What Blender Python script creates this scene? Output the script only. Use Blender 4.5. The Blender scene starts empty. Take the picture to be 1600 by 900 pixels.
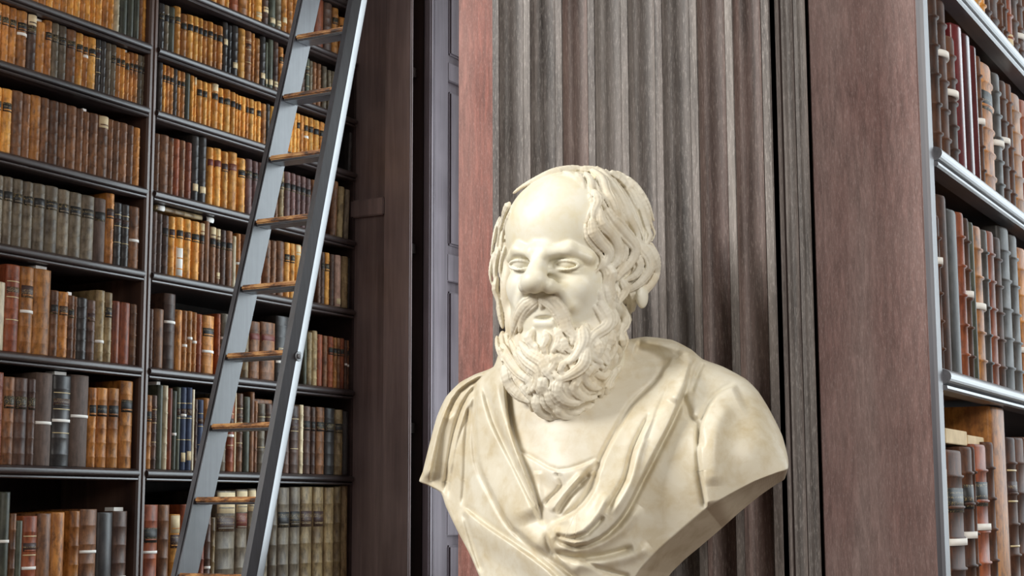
import bpy, bmesh, math, random
import numpy as np
from mathutils import Matrix, Vector

# ---------------------------------------------------------------- camera
F = 2495.5                                   # focal length in pixels of the 1600x900 frame
PIT, YAW, ROL = math.radians(7.93), math.radians(29.01), math.radians(-0.1955)
CAM = np.array([0.0, 0.0, 1.6])
_f0 = np.array([-math.sin(YAW), math.cos(YAW), 0.0]); _r0 = np.array([math.cos(YAW), math.sin(YAW), 0.0]); _z = np.array([0, 0, 1.0])
FW = _f0 * math.cos(PIT) + _z * math.sin(PIT); _u = -_f0 * math.sin(PIT) + _z * math.cos(PIT)
RR = _r0 * math.cos(ROL) + _u * math.sin(ROL); UU = -_r0 * math.sin(ROL) + _u * math.cos(ROL)
scene = bpy.context.scene
COL = scene.collection
cd = bpy.data.cameras.new('camera'); cam = bpy.data.objects.new('camera', cd); COL.objects.link(cam)
cd.sensor_width = 36.0; cd.lens = F / 1600 * 36.0; cd.clip_start = 0.05
M = Matrix.Identity(4)
for i in range(3):
    M[i][0], M[i][1], M[i][2], M[i][3] = RR[i], UU[i], -FW[i], CAM[i]
cam.matrix_world = M
scene.camera = cam
scene.view_settings.view_transform = 'Standard'; scene.view_settings.look = 'None'
scene.view_settings.gamma = 1.0; scene.view_settings.use_curve_mapping = False
scene.view_settings.exposure = 0.2

# ---------------------------------------------------------------- light
world = bpy.data.worlds.new('hall_light'); scene.world = world; world.use_nodes = True
world.node_tree.nodes['Background'].inputs[0].default_value = (1.0, 0.97, 0.93, 1)
world.node_tree.nodes['Background'].inputs[1].default_value = 0.30

def area(name, loc, target, sx, sy, power, col):
    l = bpy.data.lights.new(name, 'AREA'); l.shape = 'RECTANGLE'; l.size = sx; l.size_y = sy; l.energy = power; l.color = col
    o = bpy.data.objects.new(name, l); COL.objects.link(o); o.location = loc
    o.rotation_euler = (Vector(target) - Vector(loc)).to_track_quat('-Z', 'Y').to_euler()
    return o
# high windows across the hall, left of the viewer
area('hall_window_light', (-4.6, -1.5, 5.0), (-1.0, 2.2, 1.9), 2.4, 2.4, 400, (1.0, 0.98, 0.94))
# high windows across the hall, right of the viewer
area('hall_window_light_b', (4.6, -1.2, 4.8), (-3.4, 3.9, 2.6), 2.4, 2.8, 260, (1.0, 0.97, 0.92))
# windows at the back of the two alcoves
area('alcove_window_light_a', (-2.45, 5.72, 2.55), (-2.75, 0, 2.2), 1.3, 2.4, 46, (0.80, 0.93, 1.0))
area('alcove_window_light_b', (0.45, 5.72, 2.6), (0.1, 0, 2.2), 1.5, 2.6, 32, (0.80, 0.93, 1.0))

# ---------------------------------------------------------------- pixel helpers
def ray(x, y): return RR * ((x - 800) / F) + UU * ((450 - y) / F) + FW
def onX(x, y, X):
    d = ray(x, y); return CAM + d * ((X - CAM[0]) / d[0])
def onY(x, y, Y):
    d = ray(x, y); return CAM + d * ((Y - CAM[1]) / d[1])
def project(P):
    d = np.asarray(P) - CAM; k = d @ FW
    return 800 + F * (d @ RR) / k, 450 - F * (d @ UU) / k

# ---------------------------------------------------------------- materials
def lin(c): return tuple(((v / 255) / 12.92 if v / 255 <= .04045 else ((v / 255 + .055) / 1.055) ** 2.4) for v in c) + (1.0,)
class NT:
    def __init__(s, name):
        s.m = bpy.data.materials.new(name); s.m.use_nodes = True; s.t = s.m.node_tree; s.b = s.t.nodes['Principled BSDF']
    def n(s, typ, **kw):
        o = s.t.nodes.new(typ)
        for k, v in kw.items():
            if k in o.inputs.keys(): o.inputs[k].default_value = v
            else: setattr(o, k, v)
        return o
    def l(s, a, b): s.t.links.new(a, b)
    def coords(s, scale=(1, 1, 1), kind='Object', rnd=0):
        tc = s.n('ShaderNodeTexCoord'); mp = s.n('ShaderNodeMapping'); mp.inputs['Scale'].default_value = scale
        s.l(tc.outputs[kind], mp.inputs[0])
        if rnd:
            oi = s.n('ShaderNodeObjectInfo'); mu = s.n('ShaderNodeMath', operation='MULTIPLY'); mu.inputs[1].default_value = rnd
            s.l(oi.outputs['Random'], mu.inputs[0]); cb = s.n('ShaderNodeCombineXYZ')
            for i in range(3): s.l(mu.outputs[0], cb.inputs[i])
            s.l(cb.outputs[0], mp.inputs['Location'])
        return mp.outputs[0]
    def noise(s, vec, scale, detail=4, rough=.55, dist=0):
        o = s.n('ShaderNodeTexNoise', Scale=scale, Detail=detail, Roughness=rough, Distortion=dist); s.l(vec, o.inputs['Vector']); return o.outputs['Fac']
    def ramp(s, fac, stops):
        o = s.n('ShaderNodeValToRGB'); e = o.color_ramp.elements
        while len(e) < len(stops): e.new(.5)
        for i, (p, c) in enumerate(stops): e[i].position = p; e[i].color = c if len(c) == 4 else lin(c)
        s.l(fac, o.inputs[0]); return o.outputs[0]
    def mix(s, fac, a, b, mode='MIX'):
        o = s.n('ShaderNodeMix', data_type='RGBA', blend_type=mode)
        for sock, v in ((o.inputs[0], fac), (o.inputs[6], a), (o.inputs[7], b)):
            if isinstance(v, (int, float)): sock.default_value = v
            elif isinstance(v, tuple): sock.default_value = v
            else: s.l(v, sock)
        return o.outputs[2]
    def bump(s, h, strength=.3, dist=.002):
        o = s.n('ShaderNodeBump', Strength=strength, Distance=dist); s.l(h, o.inputs['Height']); s.l(o.outputs[0], s.b.inputs['Normal'])
    def out(s, col, rough=.5, spec=.5):
        if isinstance(col, tuple): s.b.inputs['Base Color'].default_value = col
        else: s.l(col, s.b.inputs['Base Color'])
        if isinstance(rough, (int, float)): s.b.inputs['Roughness'].default_value = rough
        else: s.l(rough, s.b.inputs['Roughness'])
        s.b.inputs['Specular IOR Level'].default_value = spec
        return s.m
BLK, WHT = (0, 0, 0, 1), (1, 1, 1, 1)

def wood(name, dark, mid, light, grain=60, rough=.5, streak=.5, spec=.4, fleck=0.0, axis='Z', bump=.25, zl=.05):
    t = NT(name)
    sc = {'Z': (1, 1, zl), 'Y': (1, .05, 1), 'X': (.05, 1, 1)}[axis]
    v = t.coords(sc, rnd=3.0)
    big = t.noise(v, 9, 3, .5, .6)
    fine = t.noise(v, grain, 5, .65, .4)
    pat = t.noise(t.coords(rnd=3.0), 3.2, 3)
    c = t.ramp(big, [(.3, dark), (.52, mid), (.75, light)])
    c2 = t.ramp(fine, [(.35, (60, 60, 60)), (.5, (170, 170, 170)), (.68, (255, 255, 255))])
    c = t.mix(streak, c, c2, 'MULTIPLY')
    c = t.mix(t.ramp(pat, [(.35, BLK), (.7, (.35, .35, .35, 1))]), c, lin(light))
    if fleck:
        fl = t.noise(t.coords((1, 1, .14), rnd=3.0), grain * 6, 3, .75)
        c = t.mix(t.ramp(fl, [(.52, BLK), (.66, (fleck, fleck, fleck, 1))]), c, lin(tuple(min(255, x + 45) for x in light)))
    t.bump(fine, bump, .003)
    return t.out(c, rough, spec)

MAT = {}
MAT['shelf'] = wood('dark_varnished_shelf_wood', (38, 30, 30), (58, 46, 45), (82, 68, 64), 50, .32, .45, .6, axis='Y', bump=.12)
MAT['upright'] = wood('brown_upright_wood', (58, 42, 38), (92, 68, 58), (122, 92, 78), 60, .36, .45, .55, bump=.12)
MAT['back'] = wood('dark_back_boards', (26, 20, 18), (38, 29, 26), (52, 38, 34), 40, .6, .4, .2)
MAT['panel'] = wood('dark_panel_wood', (92, 76, 76), (122, 104, 102), (146, 128, 126), 70, .42, .35, .45, bump=.1)
MAT['shutter'] = wood('grey_violet_shutter_wood', (80, 69, 75), (106, 95, 101), (128, 118, 123), 70, .5, .35, .4, bump=.15)
MAT['red'] = wood('red_brown_oak', (136, 72, 60), (164, 98, 84), (176, 132, 122), 120, .55, .62, .3, fleck=.25, zl=.10)
MAT['post'] = wood('red_grey_oak', (140, 104, 98), (166, 133, 127), (184, 162, 156), 120, .5, .5, .35, fleck=.25, zl=.13)
MAT['pil'] = wood('weathered_grey_oak', (86, 77, 74), (125, 116, 111), (158, 150, 144), 75, .5, .75, .35, fleck=.3, bump=.4)
MAT['pil2'] = wood('weathered_brown_oak', (84, 66, 62), (120, 98, 92), (142, 126, 118), 75, .5, .75, .35, fleck=.3, bump=.4)
MAT['edge'] = wood('window_lit_edge_wood', (78, 76, 82), (108, 107, 114), (140, 141, 148), 60, .4, .4, .5)  # bluish window light on the post corner, painted into the wood colour
MAT['floor'] = wood('floor_boards', (70, 50, 40), (100, 75, 60), (120, 95, 78), 40, .4, .4, .4, axis='Y')
def plain(name, c, rough=.6, spec=.3, var=12, scale=30):
    t = NT(name); f = t.noise(t.coords(rnd=5), scale, 4)
    lo = tuple(max(0, x - var) for x in c); hi = tuple(min(255, x + var) for x in c)
    return t.out(t.ramp(f, [(.3, lo), (.7, hi)]), rough, spec)
MAT['plaster'] = plain('plaster', (205, 200, 190), .8)
MAT['paper'] = plain('white_paper', (246, 243, 236), .7, .2, 5)
MAT['cream'] = plain('cream_paper', (226, 205, 165), .7, .2, 14)
MAT['gilt'] = plain('gilt', (205, 185, 140), .4, .5, 20)
MAT['iron'] = plain('dark_iron_bolt', (120, 122, 126), .35, .6, 15)

def leather(name, c, c2, patch=.5, rough=.5):
    """mottled leather: base colour c with worn patches of c2, varied from book to book"""
    t = NT(name)
    v = t.coords((1, 1, .55), rnd=11.0)
    a = t.noise(v, 16, 4, .6, .4); b = t.noise(v, 60, 4, .65); st = t.noise(t.coords((1, 1, .12), rnd=7), 120, 3)
    col = t.ramp(a, [(.36, c), (.62, c2)])
    dk = t.ramp(b, [(.3, (84, 74, 68)), (.54, (255, 255, 255))])
    col = t.mix(.75 * patch + .2, col, dk, 'MULTIPLY')
    col = t.mix(.35, col, t.ramp(st, [(.35, (120, 115, 110)), (.6, (255, 255, 255))]), 'MULTIPLY')
    oi = t.n('ShaderNodeObjectInfo'); mr = t.n('ShaderNodeMapRange'); mr.inputs[3].default_value = .85; mr.inputs[4].default_value = 1.5
    t.l(oi.outputs['Random'], mr.inputs[0]); hs = t.n('ShaderNodeHueSaturation'); t.l(col, hs.inputs['Color']); t.l(mr.outputs[0], hs.inputs['Value'])
    t.bump(b, .15, .001)
    return t.out(hs.outputs[0], rough, .4)
LEATHER = {
 't': ('golden tan', leather('golden_tan_leather', (196, 126, 46), (226, 166, 80))),
 'a': ('amber brown', leather('amber_leather', (140, 86, 38), (190, 128, 62), .7)),
 'o': ('brown', leather('brown_leather', (94, 62, 42), (138, 94, 60), .7)),
 'b': ('dark brown', leather('dark_brown_leather', (66, 48, 42), (98, 72, 58), .6)),
 'q': ('dull grey-brown', leather('grey_brown_cloth', (82, 66, 58), (98, 80, 70), .25, .7)),
 'g': ('olive grey', leather('olive_grey_leather', (92, 80, 66), (124, 112, 92), .5)),
 'k': ('black', leather('black_leather', (44, 42, 42), (66, 62, 60), .4, .4)),
 'n': ('navy blue', leather('navy_cloth', (42, 52, 78), (60, 74, 104), .3, .6)),
 'e': ('dark green', leather('dark_green_leather', (54, 58, 48), (86, 88, 72), .5)),
 'r': ('red-brown', leather('red_brown_leather', (112, 52, 32), (150, 82, 48), .5)),
 'm': ('glossy maroon', leather('maroon_leather', (72, 24, 28), (98, 36, 38), .2, .22)),
 'u': ('purple-brown', leather('purple_brown_leather', (80, 56, 54), (108, 78, 72), .4)),
 'w': ('cream vellum', leather('cream_vellum', (200, 182, 146), (226, 212, 182), .3)),
 'v': ('tarnished gold', leather('tarnished_gold_leather', (116, 94, 64), (160, 138, 98), .6)),
 'h': ('deep brown', leather('deep_brown_leather', (58, 34, 22), (94, 56, 32), .6, .6)),
 'j': ('charcoal grey', leather('charcoal_leather', (52, 49, 46), (78, 74, 70), .5)),
 'p': ('pale pink', leather('pale_pink_cloth', (170, 132, 116), (196, 160, 142), .3, .7)),
}
def label_mat(name, c, gold=.55):
    t = NT(name); v = t.coords((40, 300, 520), rnd=9)
    f = t.noise(v, 1.0, 2); w = t.noise(t.coords((1, 1, 150), rnd=2), 1.0, 0)
    g = t.mix(t.ramp(w, [(.5, BLK), (.55, WHT)]), BLK, t.ramp(f, [(.52, BLK), (.6, (gold, gold, gold, 1))]))
    return t.out(t.mix(g, lin(c), lin((190, 165, 110))), .5, .4)
MAT['lab_k'] = label_mat('black_title_label', (38, 37, 36))
MAT['lab_b'] = label_mat('brown_title_label', (66, 46, 42))
MAT['lab_r'] = label_mat('red_title_label', (112, 54, 46))

# ---------------------------------------------------------------- object helpers
def link(name, me, mat, parent=None, label=None, cat=None, group=None, kind=None):
    o = bpy.data.objects.new(name, me); COL.objects.link(o)
    if mat is not None and not me.materials: me.materials.append(mat)
    if parent is not None: o.parent = parent
    tag(o, label, cat, group, kind); return o
def tag(o, label=None, cat=None, group=None, kind=None):
    for k, v in (('label', label), ('category', cat), ('group', group), ('kind', kind)):
        if v: o[k] = v
    return o
def empty(name, loc=(0, 0, 0), label=None, cat=None, group=None, kind=None):
    o = bpy.data.objects.new(name, None); COL.objects.link(o); o.location = loc; o.empty_display_size = .05
    return tag(o, label, cat, group, kind)
def mesh(name, verts, faces, smooth=False):
    me = bpy.data.meshes.new(name); me.from_pydata([tuple(v) for v in verts], [], [tuple(f) for f in faces])
    if smooth: me.polygons.foreach_set('use_smooth', [True] * len(me.polygons))
    me.update(); return me
BOXF = [(0, 3, 2, 1), (4, 5, 6, 7), (0, 1, 5, 4), (1, 2, 6, 5), (2, 3, 7, 6), (3, 0, 4, 7)]
def box_mesh(name, x0, x1, y0, y1, z0, z1, bev=0.0):
    me = mesh(name, [(x0, y0, z0), (x1, y0, z0), (x1, y1, z0), (x0, y1, z0), (x0, y0, z1), (x1, y0, z1), (x1, y1, z1), (x0, y1, z1)], BOXF)
    if bev:
        bm = bmesh.new(); bm.from_mesh(me); bmesh.ops.bevel(bm, geom=bm.edges[:], offset=bev, segments=2, affect='EDGES'); bm.to_mesh(me); bm.free()
    return me
def extrude_profile(name, prof, a, b, axis):
    """closed 2D profile swept straight along an axis. Y: prof=(x,z); Z: prof=(x,y)"""
    n = len(prof); vs = []
    for t in (a, b):
        for p, q in prof: vs.append((p, t, q) if axis == 'Y' else (p, q, t) if axis == 'Z' else (t, p, q))
    fs = [(i, (i + 1) % n, n + (i + 1) % n, n + i) for i in range(n)] + [tuple(range(n - 1, -1, -1)), tuple(range(n, 2 * n))]
    me = mesh(name, vs, fs); bm = bmesh.new(); bm.from_mesh(me); bmesh.ops.recalc_face_normals(bm, faces=bm.faces[:]); bm.to_mesh(me); bm.free()
    return me

# ---------------------------------------------------------------- setting
YF = 2.70            # face of the stall end
YP = 2.484           # face of the pilaster
YWALL = 5.34         # window wall
XL = -3.70           # shelf noses of the left bookcase
XR = -0.678          # shelf noses of the right bookcase
link('floor', box_mesh('floor', -9, 6, -6, 6.2, -.1, 0), MAT['floor'], kind='structure', label='dark boarded library floor below the frame')
link('ceiling', box_mesh('ceiling', -9, 6, 2.75, 6.2, 4.6, 4.7), MAT['plaster'], kind='structure', label='underside of the gallery over the alcoves')
# window wall: boards at the back of the left alcove
wb = empty('wall_back', (0, 0, 0), kind='structure', label='dark panelled window wall beyond the left bookcase')
def part(name, me, mat, parent, label=None): return link(name, me, mat, parent, label)
part('panel_board', box_mesh('panel_board', -3.72, -3.555, YWALL + .012, YWALL + .06, 0, 4.6), MAT['panel'], wb)
part('panel_stile', box_mesh('panel_stile', -3.555, -3.432, YWALL, YWALL + .018, 0, 4.6, .002), MAT['panel'], wb)
for z in (2.83, 1.0, 4.1):
    part('panel_rail', box_mesh('panel_rail', -3.72, -3.557, YWALL - .006, YWALL + .06, z - .036, z + .036, .004), MAT['panel'], wb)
part('corner_bead', extrude_profile('corner_bead', [(-3.425 + .004 * math.cos(a), YWALL + .001 + .004 * math.sin(a)) for a in np.linspace(0, 2 * math.pi, 12, endpoint=False)], 0, 4.6, 'Z'), MAT['panel'], wb)
part('reveal_shade_board', box_mesh('reveal_shade_board', -3.60, -3.56, YWALL + .065, 5.452, 0, 4.6), MAT['back'], wb)  # dark colour put here for the shade of the recess
part('reveal_shade_end', box_mesh('reveal_shade_end', -3.61, -3.441, 5.453, 5.47, 0, 4.6), MAT['back'], wb)  # added dark closing board, painted like the recess shade
for z in (2.66, 1.93, 3.4): part('reveal_rail', box_mesh('reveal_rail', -3.56, -3.47, 5.42, 5.45, z - .02, z + .02), MAT['back'], wb)
link('wall_back_rest', box_mesh('wall_back_rest', -3.9, -3.61, 5.41, 6.0, 0, 4.6), MAT['plaster'], kind='structure', label='wall core behind the panelled reveal')
link('wall_side', box_mesh('wall_side', -1.75, -.45, 5.42, 6.0, 0, 4.6), MAT['plaster'], kind='structure', label='wall pier between the two alcove windows')
# panelled shutter lining the window reveal
sh = empty('shutter_leaf_1', (-3.41, 5.47, 0), kind='structure', label='grey panelled window shutter in the reveal beside the dark boards')
def shp(name, x0, x1, y0, y1, z0, z1, bev=.003): part(name, box_mesh(name, x0 + 3.41, x1 + 3.41, y0 - 5.47, y1 - 5.47, z0, z1, bev), MAT['shutter'], sh)
shp('shutter_edge', -3.44, -3.402, 5.452, 5.478, 0, 4.6, .006)
shp('shutter_edge', -3.44, -3.407, 5.480, 5.496, 0, 4.6, .005)
shp('shutter_stile', -3.44, -3.412, 5.498, 5.605, 0, 4.6)
shp('shutter_stile', -3.44, -3.412, 5.80, 5.88, 0, 4.6)
for z0, z1 in ((0, .3), (1.50, 1.60), (2.545, 2.66), (3.40, 3.48), (4.4, 4.6)): shp('shutter_rail', -3.44, -3.413, 5.605, 5.80, z0, z1)
for z0, z1 in ((.3, 1.50), (1.60, 2.545), (2.66, 3.40), (3.48, 4.4)):
    shp('shutter_panel', -3.45, -3.434, 5.605, 5.80, z0, z1, 0)
    shp('panel_field', -3.445, -3.420, 5.635, 5.77, z0 + .04, z1 - .04, .008)

t = NT('daylight_through_panes'); t.b.inputs['Emission Color'].default_value = (.86, .93, 1, 1); t.b.inputs['Emission Strength'].default_value = 1.0
MAT['pane'] = t.out(lin((210, 220, 230)), .1, .5)
MAT['sash'] = plain('white_painted_sash', (225, 222, 214), .5)
for nw, (wx0, wx1) in enumerate(((-3.41, -1.75), (-.45, 1.60))):
    wn = empty('window_%d' % (nw + 1), ((wx0 + wx1) / 2, 5.85, 1.15), kind='structure', label='tall sash window at the back of the ' + ('ladder alcove' if nw == 0 else 'right-hand alcove'))
    hw = (wx1 - wx0) / 2; hz = 3.05
    for a, b in ((-hw, -hw + .06), (hw - .06, hw)): link('frame_side', box_mesh('frame_side', a, b, -.03, .05, 0, hz, .004), MAT['sash'], wn)
    for a, b in ((0, .07), (hz - .07, hz)): link('frame_rail', box_mesh('frame_rail', -hw + .06, hw - .06, -.03, .05, a, b, .004), MAT['sash'], wn)
    nx, nz = 3, 5; pw = (2 * hw - .12) / nx; ph = (hz - .14) / nz
    for i in range(1, nx): link('glazing_bar', box_mesh('glazing_bar', -hw + .06 + i * pw - .012, -hw + .06 + i * pw + .012, -.015, .02, .07, hz - .07), MAT['sash'], wn)
    for k in range(1, nz): link('glazing_bar', box_mesh('glazing_bar', -hw + .06, hw - .06, -.012, .018, .07 + k * ph - .012, .07 + k * ph + .012), MAT['sash'], wn)
    pm = box_mesh('pane', -pw / 2 + .010, pw / 2 - .010, .022, .026, -ph / 2 + .010, ph / 2 - .010)
    for i in range(nx):
        for k in range(nz): link('pane', pm, MAT['pane'], wn).location = (-hw + .06 + (i + .5) * pw, 0, .07 + (k + .5) * ph)
    link('wall_below_window', box_mesh('wall_below_window', wx0, wx1, 5.70, 6.0, 0, 1.15), MAT['plaster'], kind='structure', label='wall under the alcove window')
    link('wall_above_window', box_mesh('wall_above_window', wx0, wx1, 5.70, 6.0, 4.2, 4.6), MAT['plaster'], kind='structure', label='wall over the alcove window')

# ---------------------------------------------------------------- bookcases
def nose_profile(X):
    p = [(X - .03, 0), (X - .004, 0), (X, -.003)]
    for a in np.linspace(80, -80, 9): p.append((X + .002 + .012 * math.cos(math.radians(a)), -.0155 + .0115 * math.sin(math.radians(a))))
    p += [(X - .002, -.029), (X + .006, -.031), (X + .007, -.036), (X + .003, -.039), (X - .03, -.039)]
    return p
MAT['worn_lit_nose'] = wood('worn_lit_shelf_edge', (84, 82, 86), (118, 118, 124), (156, 158, 164), 60, .28, .5, .7, axis='Y', bump=.15)  # wear plus the window's pale highlight, put into the colour of right nosings
def shelf(case, X, z, y0, y1, depth=.34):
    s = part('shelf', box_mesh('shelf', X - depth, X - .028, y0, y1, z - .03, z), MAT['shelf'], case)
    me = extrude_profile('shelf_nosing', [(px, pz + z) for px, pz in nose_profile(X)], y0, y1, 'Y')
    link('shelf_nosing', me, MAT['worn_lit_nose'] if depth > .35 else MAT['shelf'], s)
ZL = [3.70, 3.456, 3.21, 2.985, 2.70, 2.415, 2.087, 1.742, 1.27, .8, .3]
left_case = empty('bookcase', (0, 0, 0), 'tall dark wooden bookcase behind the ladder, two bays of shelves', 'bookcase')
for z in ZL:
    shelf(left_case, XL, z, 2.80, 4.085); shelf(left_case, XL, z, 4.127, YWALL - .004)
def upright(case, X, y0, y1, depth=.34):
    w = y1 - y0; prof = [(X - depth, y0), (X - .004, y0), (X + .004, y0 + w * .12), (X + .004, y0 + w * .38), (X - .002, y0 + w * .42), (X - .002, y0 + w * .58), (X + .004, y0 + w * .62), (X + .004, y0 + w * .88), (X - .004, y1), (X - depth, y1)]
    return part('upright', extrude_profile('upright', prof, 0, 4.4, 'Z'), MAT['upright'], case)
upright(left_case, XL, 4.085, 4.127); upright(left_case, XL, 2.76, 2.80)
part('end_board', box_mesh('end_board', XL - .34, XL - .006, YWALL - .004, YWALL + .012, 0, 4.4), MAT['shelf'], left_case)
part('back_panel', box_mesh('back_panel', XL - .36, XL - .34, 2.76, YWALL, 0, 4.4), MAT['back'], left_case)
part('cornice', box_mesh('cornice', XL - .36, XL + .03, 2.76, YWALL - .01, 4.4, 4.5, .01), MAT['shelf'], left_case)
right_case = empty('bookcase', (0, 0, 0), 'dark wooden bookcase at the right edge, beyond the broad red-grey post', 'bookcase')
ZR = [3.3, 2.95, 2.588, 2.23, 1.84, 1.40, .9, .35]
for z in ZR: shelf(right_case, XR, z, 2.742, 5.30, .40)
part('back_panel', box_mesh('back_panel', XR - .42, XR - .40, 2.742, 5.30, 0, 4.4), MAT['back'], right_case)
part('end_board', box_mesh('end_board', XR - .42, XR, 5.30, 5.34, 0, 4.4), MAT['shelf'], right_case)

# ---------------------------------------------------------------- books
rnd = random.Random(7)
ORD = ['', 'first', 'second', 'third', 'fourth', 'fifth', 'sixth', 'seventh', 'eighth', 'ninth', 'tenth', 'eleventh', 'twelfth', 'thirteenth', 'fourteenth', 'fifteenth', 'sixteenth', 'seventeenth', 'eighteenth', 'nineteenth', 'twentieth']
def ordn(i): return ORD[i] if i <= 20 else 'twenty-' + ORD[i - 20] if i < 30 else 'thirtieth' if i == 30 else 'thirty-' + ORD[i - 30] if i < 40 else 'fortieth'
def spine_patch(name, w, bul, z0, z1, off, y0=-.47, y1=.47):
    vs, fs, n = [], [], 7
    for z in (z0, z1):
        for i in range(n):
            t = y0 + (y1 - y0) * i / (n - 1); x = bul * (1 - (2 * t) ** 2) + off
            vs.append((x, t * w, z))
    for i in range(n - 1): fs.append((i, i + 1, n + i + 1, n + i))
    k = len(vs)
    for (x, y, z) in vs[:k]: pass
    vs += [(x - off - .0006, y, z) for x, y, z in vs[:k]]
    b = [(i + k) for i in range(k)]
    for i in range(n - 1):
        fs.append((i, b[i], b[i + 1], i + 1)); fs.append((n + i, n + i + 1, b[n + i + 1], b[n + i]))
    fs.append((0, n, b[n], b[0])); fs.append((n - 1, b[n - 1], b[2 * n - 1], 2 * n - 1))
    return mesh(name, vs, fs, True)
def book_mesh(w, h, d, bul, bands, proud):
    rows = [(0, -.0012), (.003, 0)]
    for b in bands: rows += [(h * b - .0035, 0), (h * b - .0015, proud), (h * b + .0015, proud), (h * b + .0035, 0)]
    rows += [(h - .006, 0), (h - .001, -.0015), (h, -.004)]
    n = 9; vs, fs = [], []
    for z, off in rows:
        vs.append((-d, -w / 2, z)); vs.append((-.004, -w / 2, z))
        for i in range(n):
            t = -.5 + i / (n - 1); vs.append((bul * (1 - (2 * t) ** 2) + off * (1 - (2 * t) ** 6), t * w * .97, z))
        vs.append((-.004, w / 2, z)); vs.append((-d, w / 2, z))
    k = n + 4
    for r in range(len(rows) - 1):
        for i in range(k - 1): fs.append((r * k + i, r * k + i + 1, (r + 1) * k + i + 1, (r + 1) * k + i))
        fs.append((r * k + k - 1, r * k, (r + 1) * k, (r + 1) * k + k - 1))
    fs.append(tuple(range(k - 1, -1, -1))); e = (len(rows) - 1) * k; fs.append(tuple(range(e, e + k)))
    me = mesh('book', vs, fs)
    sm = [len(p.vertices) == 4 for p in me.polygons]; me.polygons.foreach_set('use_smooth', sm); return me
BOOKS = []
def place_book(X, y0, y1, z, h, c, flags, where, ordinal, group, kind):
    w = y1 - y0 - .0018; w = max(w, .006)
    folio = kind == 'R'
    d = min(.26, max(.12, h * .68)); bul = min(.011, w * (.32 if folio else .26))
    nb = 0 if ('X' in flags or c in 'qnep') else (5 if h > .17 else 4)
    bands = [(i + .75) / (nb + .6) for i in range(nb)]
    me = book_mesh(w, h, d, bul, bands, .0042 if folio else .0016)
    me.materials.append(LEATHER[c][1])
    feat = []
    lab = None
    if 'B' in flags: lab = ('lab_k', .64, .78); feat = ['with dark title band']
    elif 'D' in flags: lab = ('lab_b', .64, .78); feat = ['with brown title band']
    elif 'R' in flags: lab = ('lab_r', .66, .79); feat = ['with red title band']
    elif 'G' in flags: feat = ['with gilt lines']
    if 'W' in flags: feat = ['with white strip']
    elif 'L' in flags: feat = ['with white lower patch']
    elif 'S' in flags: feat = ['with pale top']
    elif 'T' in flags: feat = ['with cream shelf label']
    elif 'P' in flags: feat = ['with paper slip']
    label = f"{LEATHER[c][0]} book {' '.join(feat)}, {ordn(ordinal)} from left, {where}".replace(' ,', ',')
    o = link('book', me, None, None, label, 'book', group)
    o.location = (X, (y0 + y1) / 2, z); BOOKS.append(o)
    if 'Z' in flags: o.rotation_euler = (math.radians(-3), 0, 0); o.location.z += w * .5 * math.sin(math.radians(3)) + .0003
    def patch(nm, a, b, mat, yy=(-.47, .47), off=.0009): return link(nm, spine_patch(nm, w * .97, bul, h * a, h * b, off + (.0002 if not folio else .0005), *yy), MAT[mat], o)
    if lab: patch('title_label', lab[1], lab[2], lab[0])
    if 'G' in flags:
        for a in (.36, .62, .80): patch('gilt_line', a, a + .010, 'gilt')
        patch('lettering', .66, .74, 'lab_b')
    i = flags.find('W')
    if i >= 0:
        dg = flags[i + 1:i + 3]; f = int(dg) / 100 if dg.isdigit() else .35
        hh = .009 / h if not folio else .012 / h
        patch('paper_strip', f - hh * .5, f + hh * .5, 'paper', (-.5, .5), .0022 if not folio else .005)
    if 'L' in flags: patch('white_patch', .02, .50, 'paper')
    if 'S' in flags: patch('pale_top_patch', .80, .985, 'cream')
    i = flags.find('T')
    if i >= 0:
        dg = flags[i + 1:i + 3]; f = int(dg) / 100 if dg.isdigit() else .13
        patch('shelf_label', f - .05, f + .06, 'cream', (-.38, .38), .0012)
    if 'P' in flags:
        link('paper_slip', box_mesh('paper_slip', -.05, -.01, -w * .3, w * .35, h - .01, h + .012), MAT['paper'], o)
    return o
# each book: base-left px, base-right px, height px, leather letter + marks
ROWS = []
def row(kind, z, where, data): ROWS.append((kind, z, where, data))
row('L', 3.21, 'topmost shelf, left bay', "50 60 84 a;61 71 84 a;72 82 84 t;83 94 84 a;94 104 84 a;105 114 84 t;115 124 84 t;125 132 84 a;133 140 84 t;141 148 84 t;149 158 84 t;159 168 84 a;169 176 84 t;176 185 88 w;186 197 84 e;198 207 84 e;208 216 84 e;217 221 80 o;222 229 82 t;230 235 82 u")
row('L', 2.985, 'second shelf down, left bay', "-14 -1 95 aB;0 11 93 aB;12 23 92 aB;24 39 91 aBW58;40 54 90 bBS;55 67 89 aP;68 78 88 aB;79 89 87 gB;90 101 86 gB;102 116 84 oB;117 127 83 tB;128 135 82 aBW60;136 147 82 tB;148 155 83 kG;156 163 83 k;164 171 82 g;172 179 82 gB;180 186 80 aB;187 193 80 tB;194 200 80 aBP;201 206 79 aB;207 213 79 aB;214 220 79 gB;221 230 79 gB")
row('L', 2.70, 'third shelf down, left bay', "-20 -1 101 tB;0 15 101 tB;15 32 102 o;33 44 101 o;45 60 102 a;60 73 102 o;74 88 101 o;88 101 101 o;102 116 100 o;116 127 99 o;128 136 97 oP;137 150 97 o;151 166 97 oS;167 174 95 o;175 184 94 o;185 196 94 o;197 206 93 o;207 216 92 a")
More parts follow.
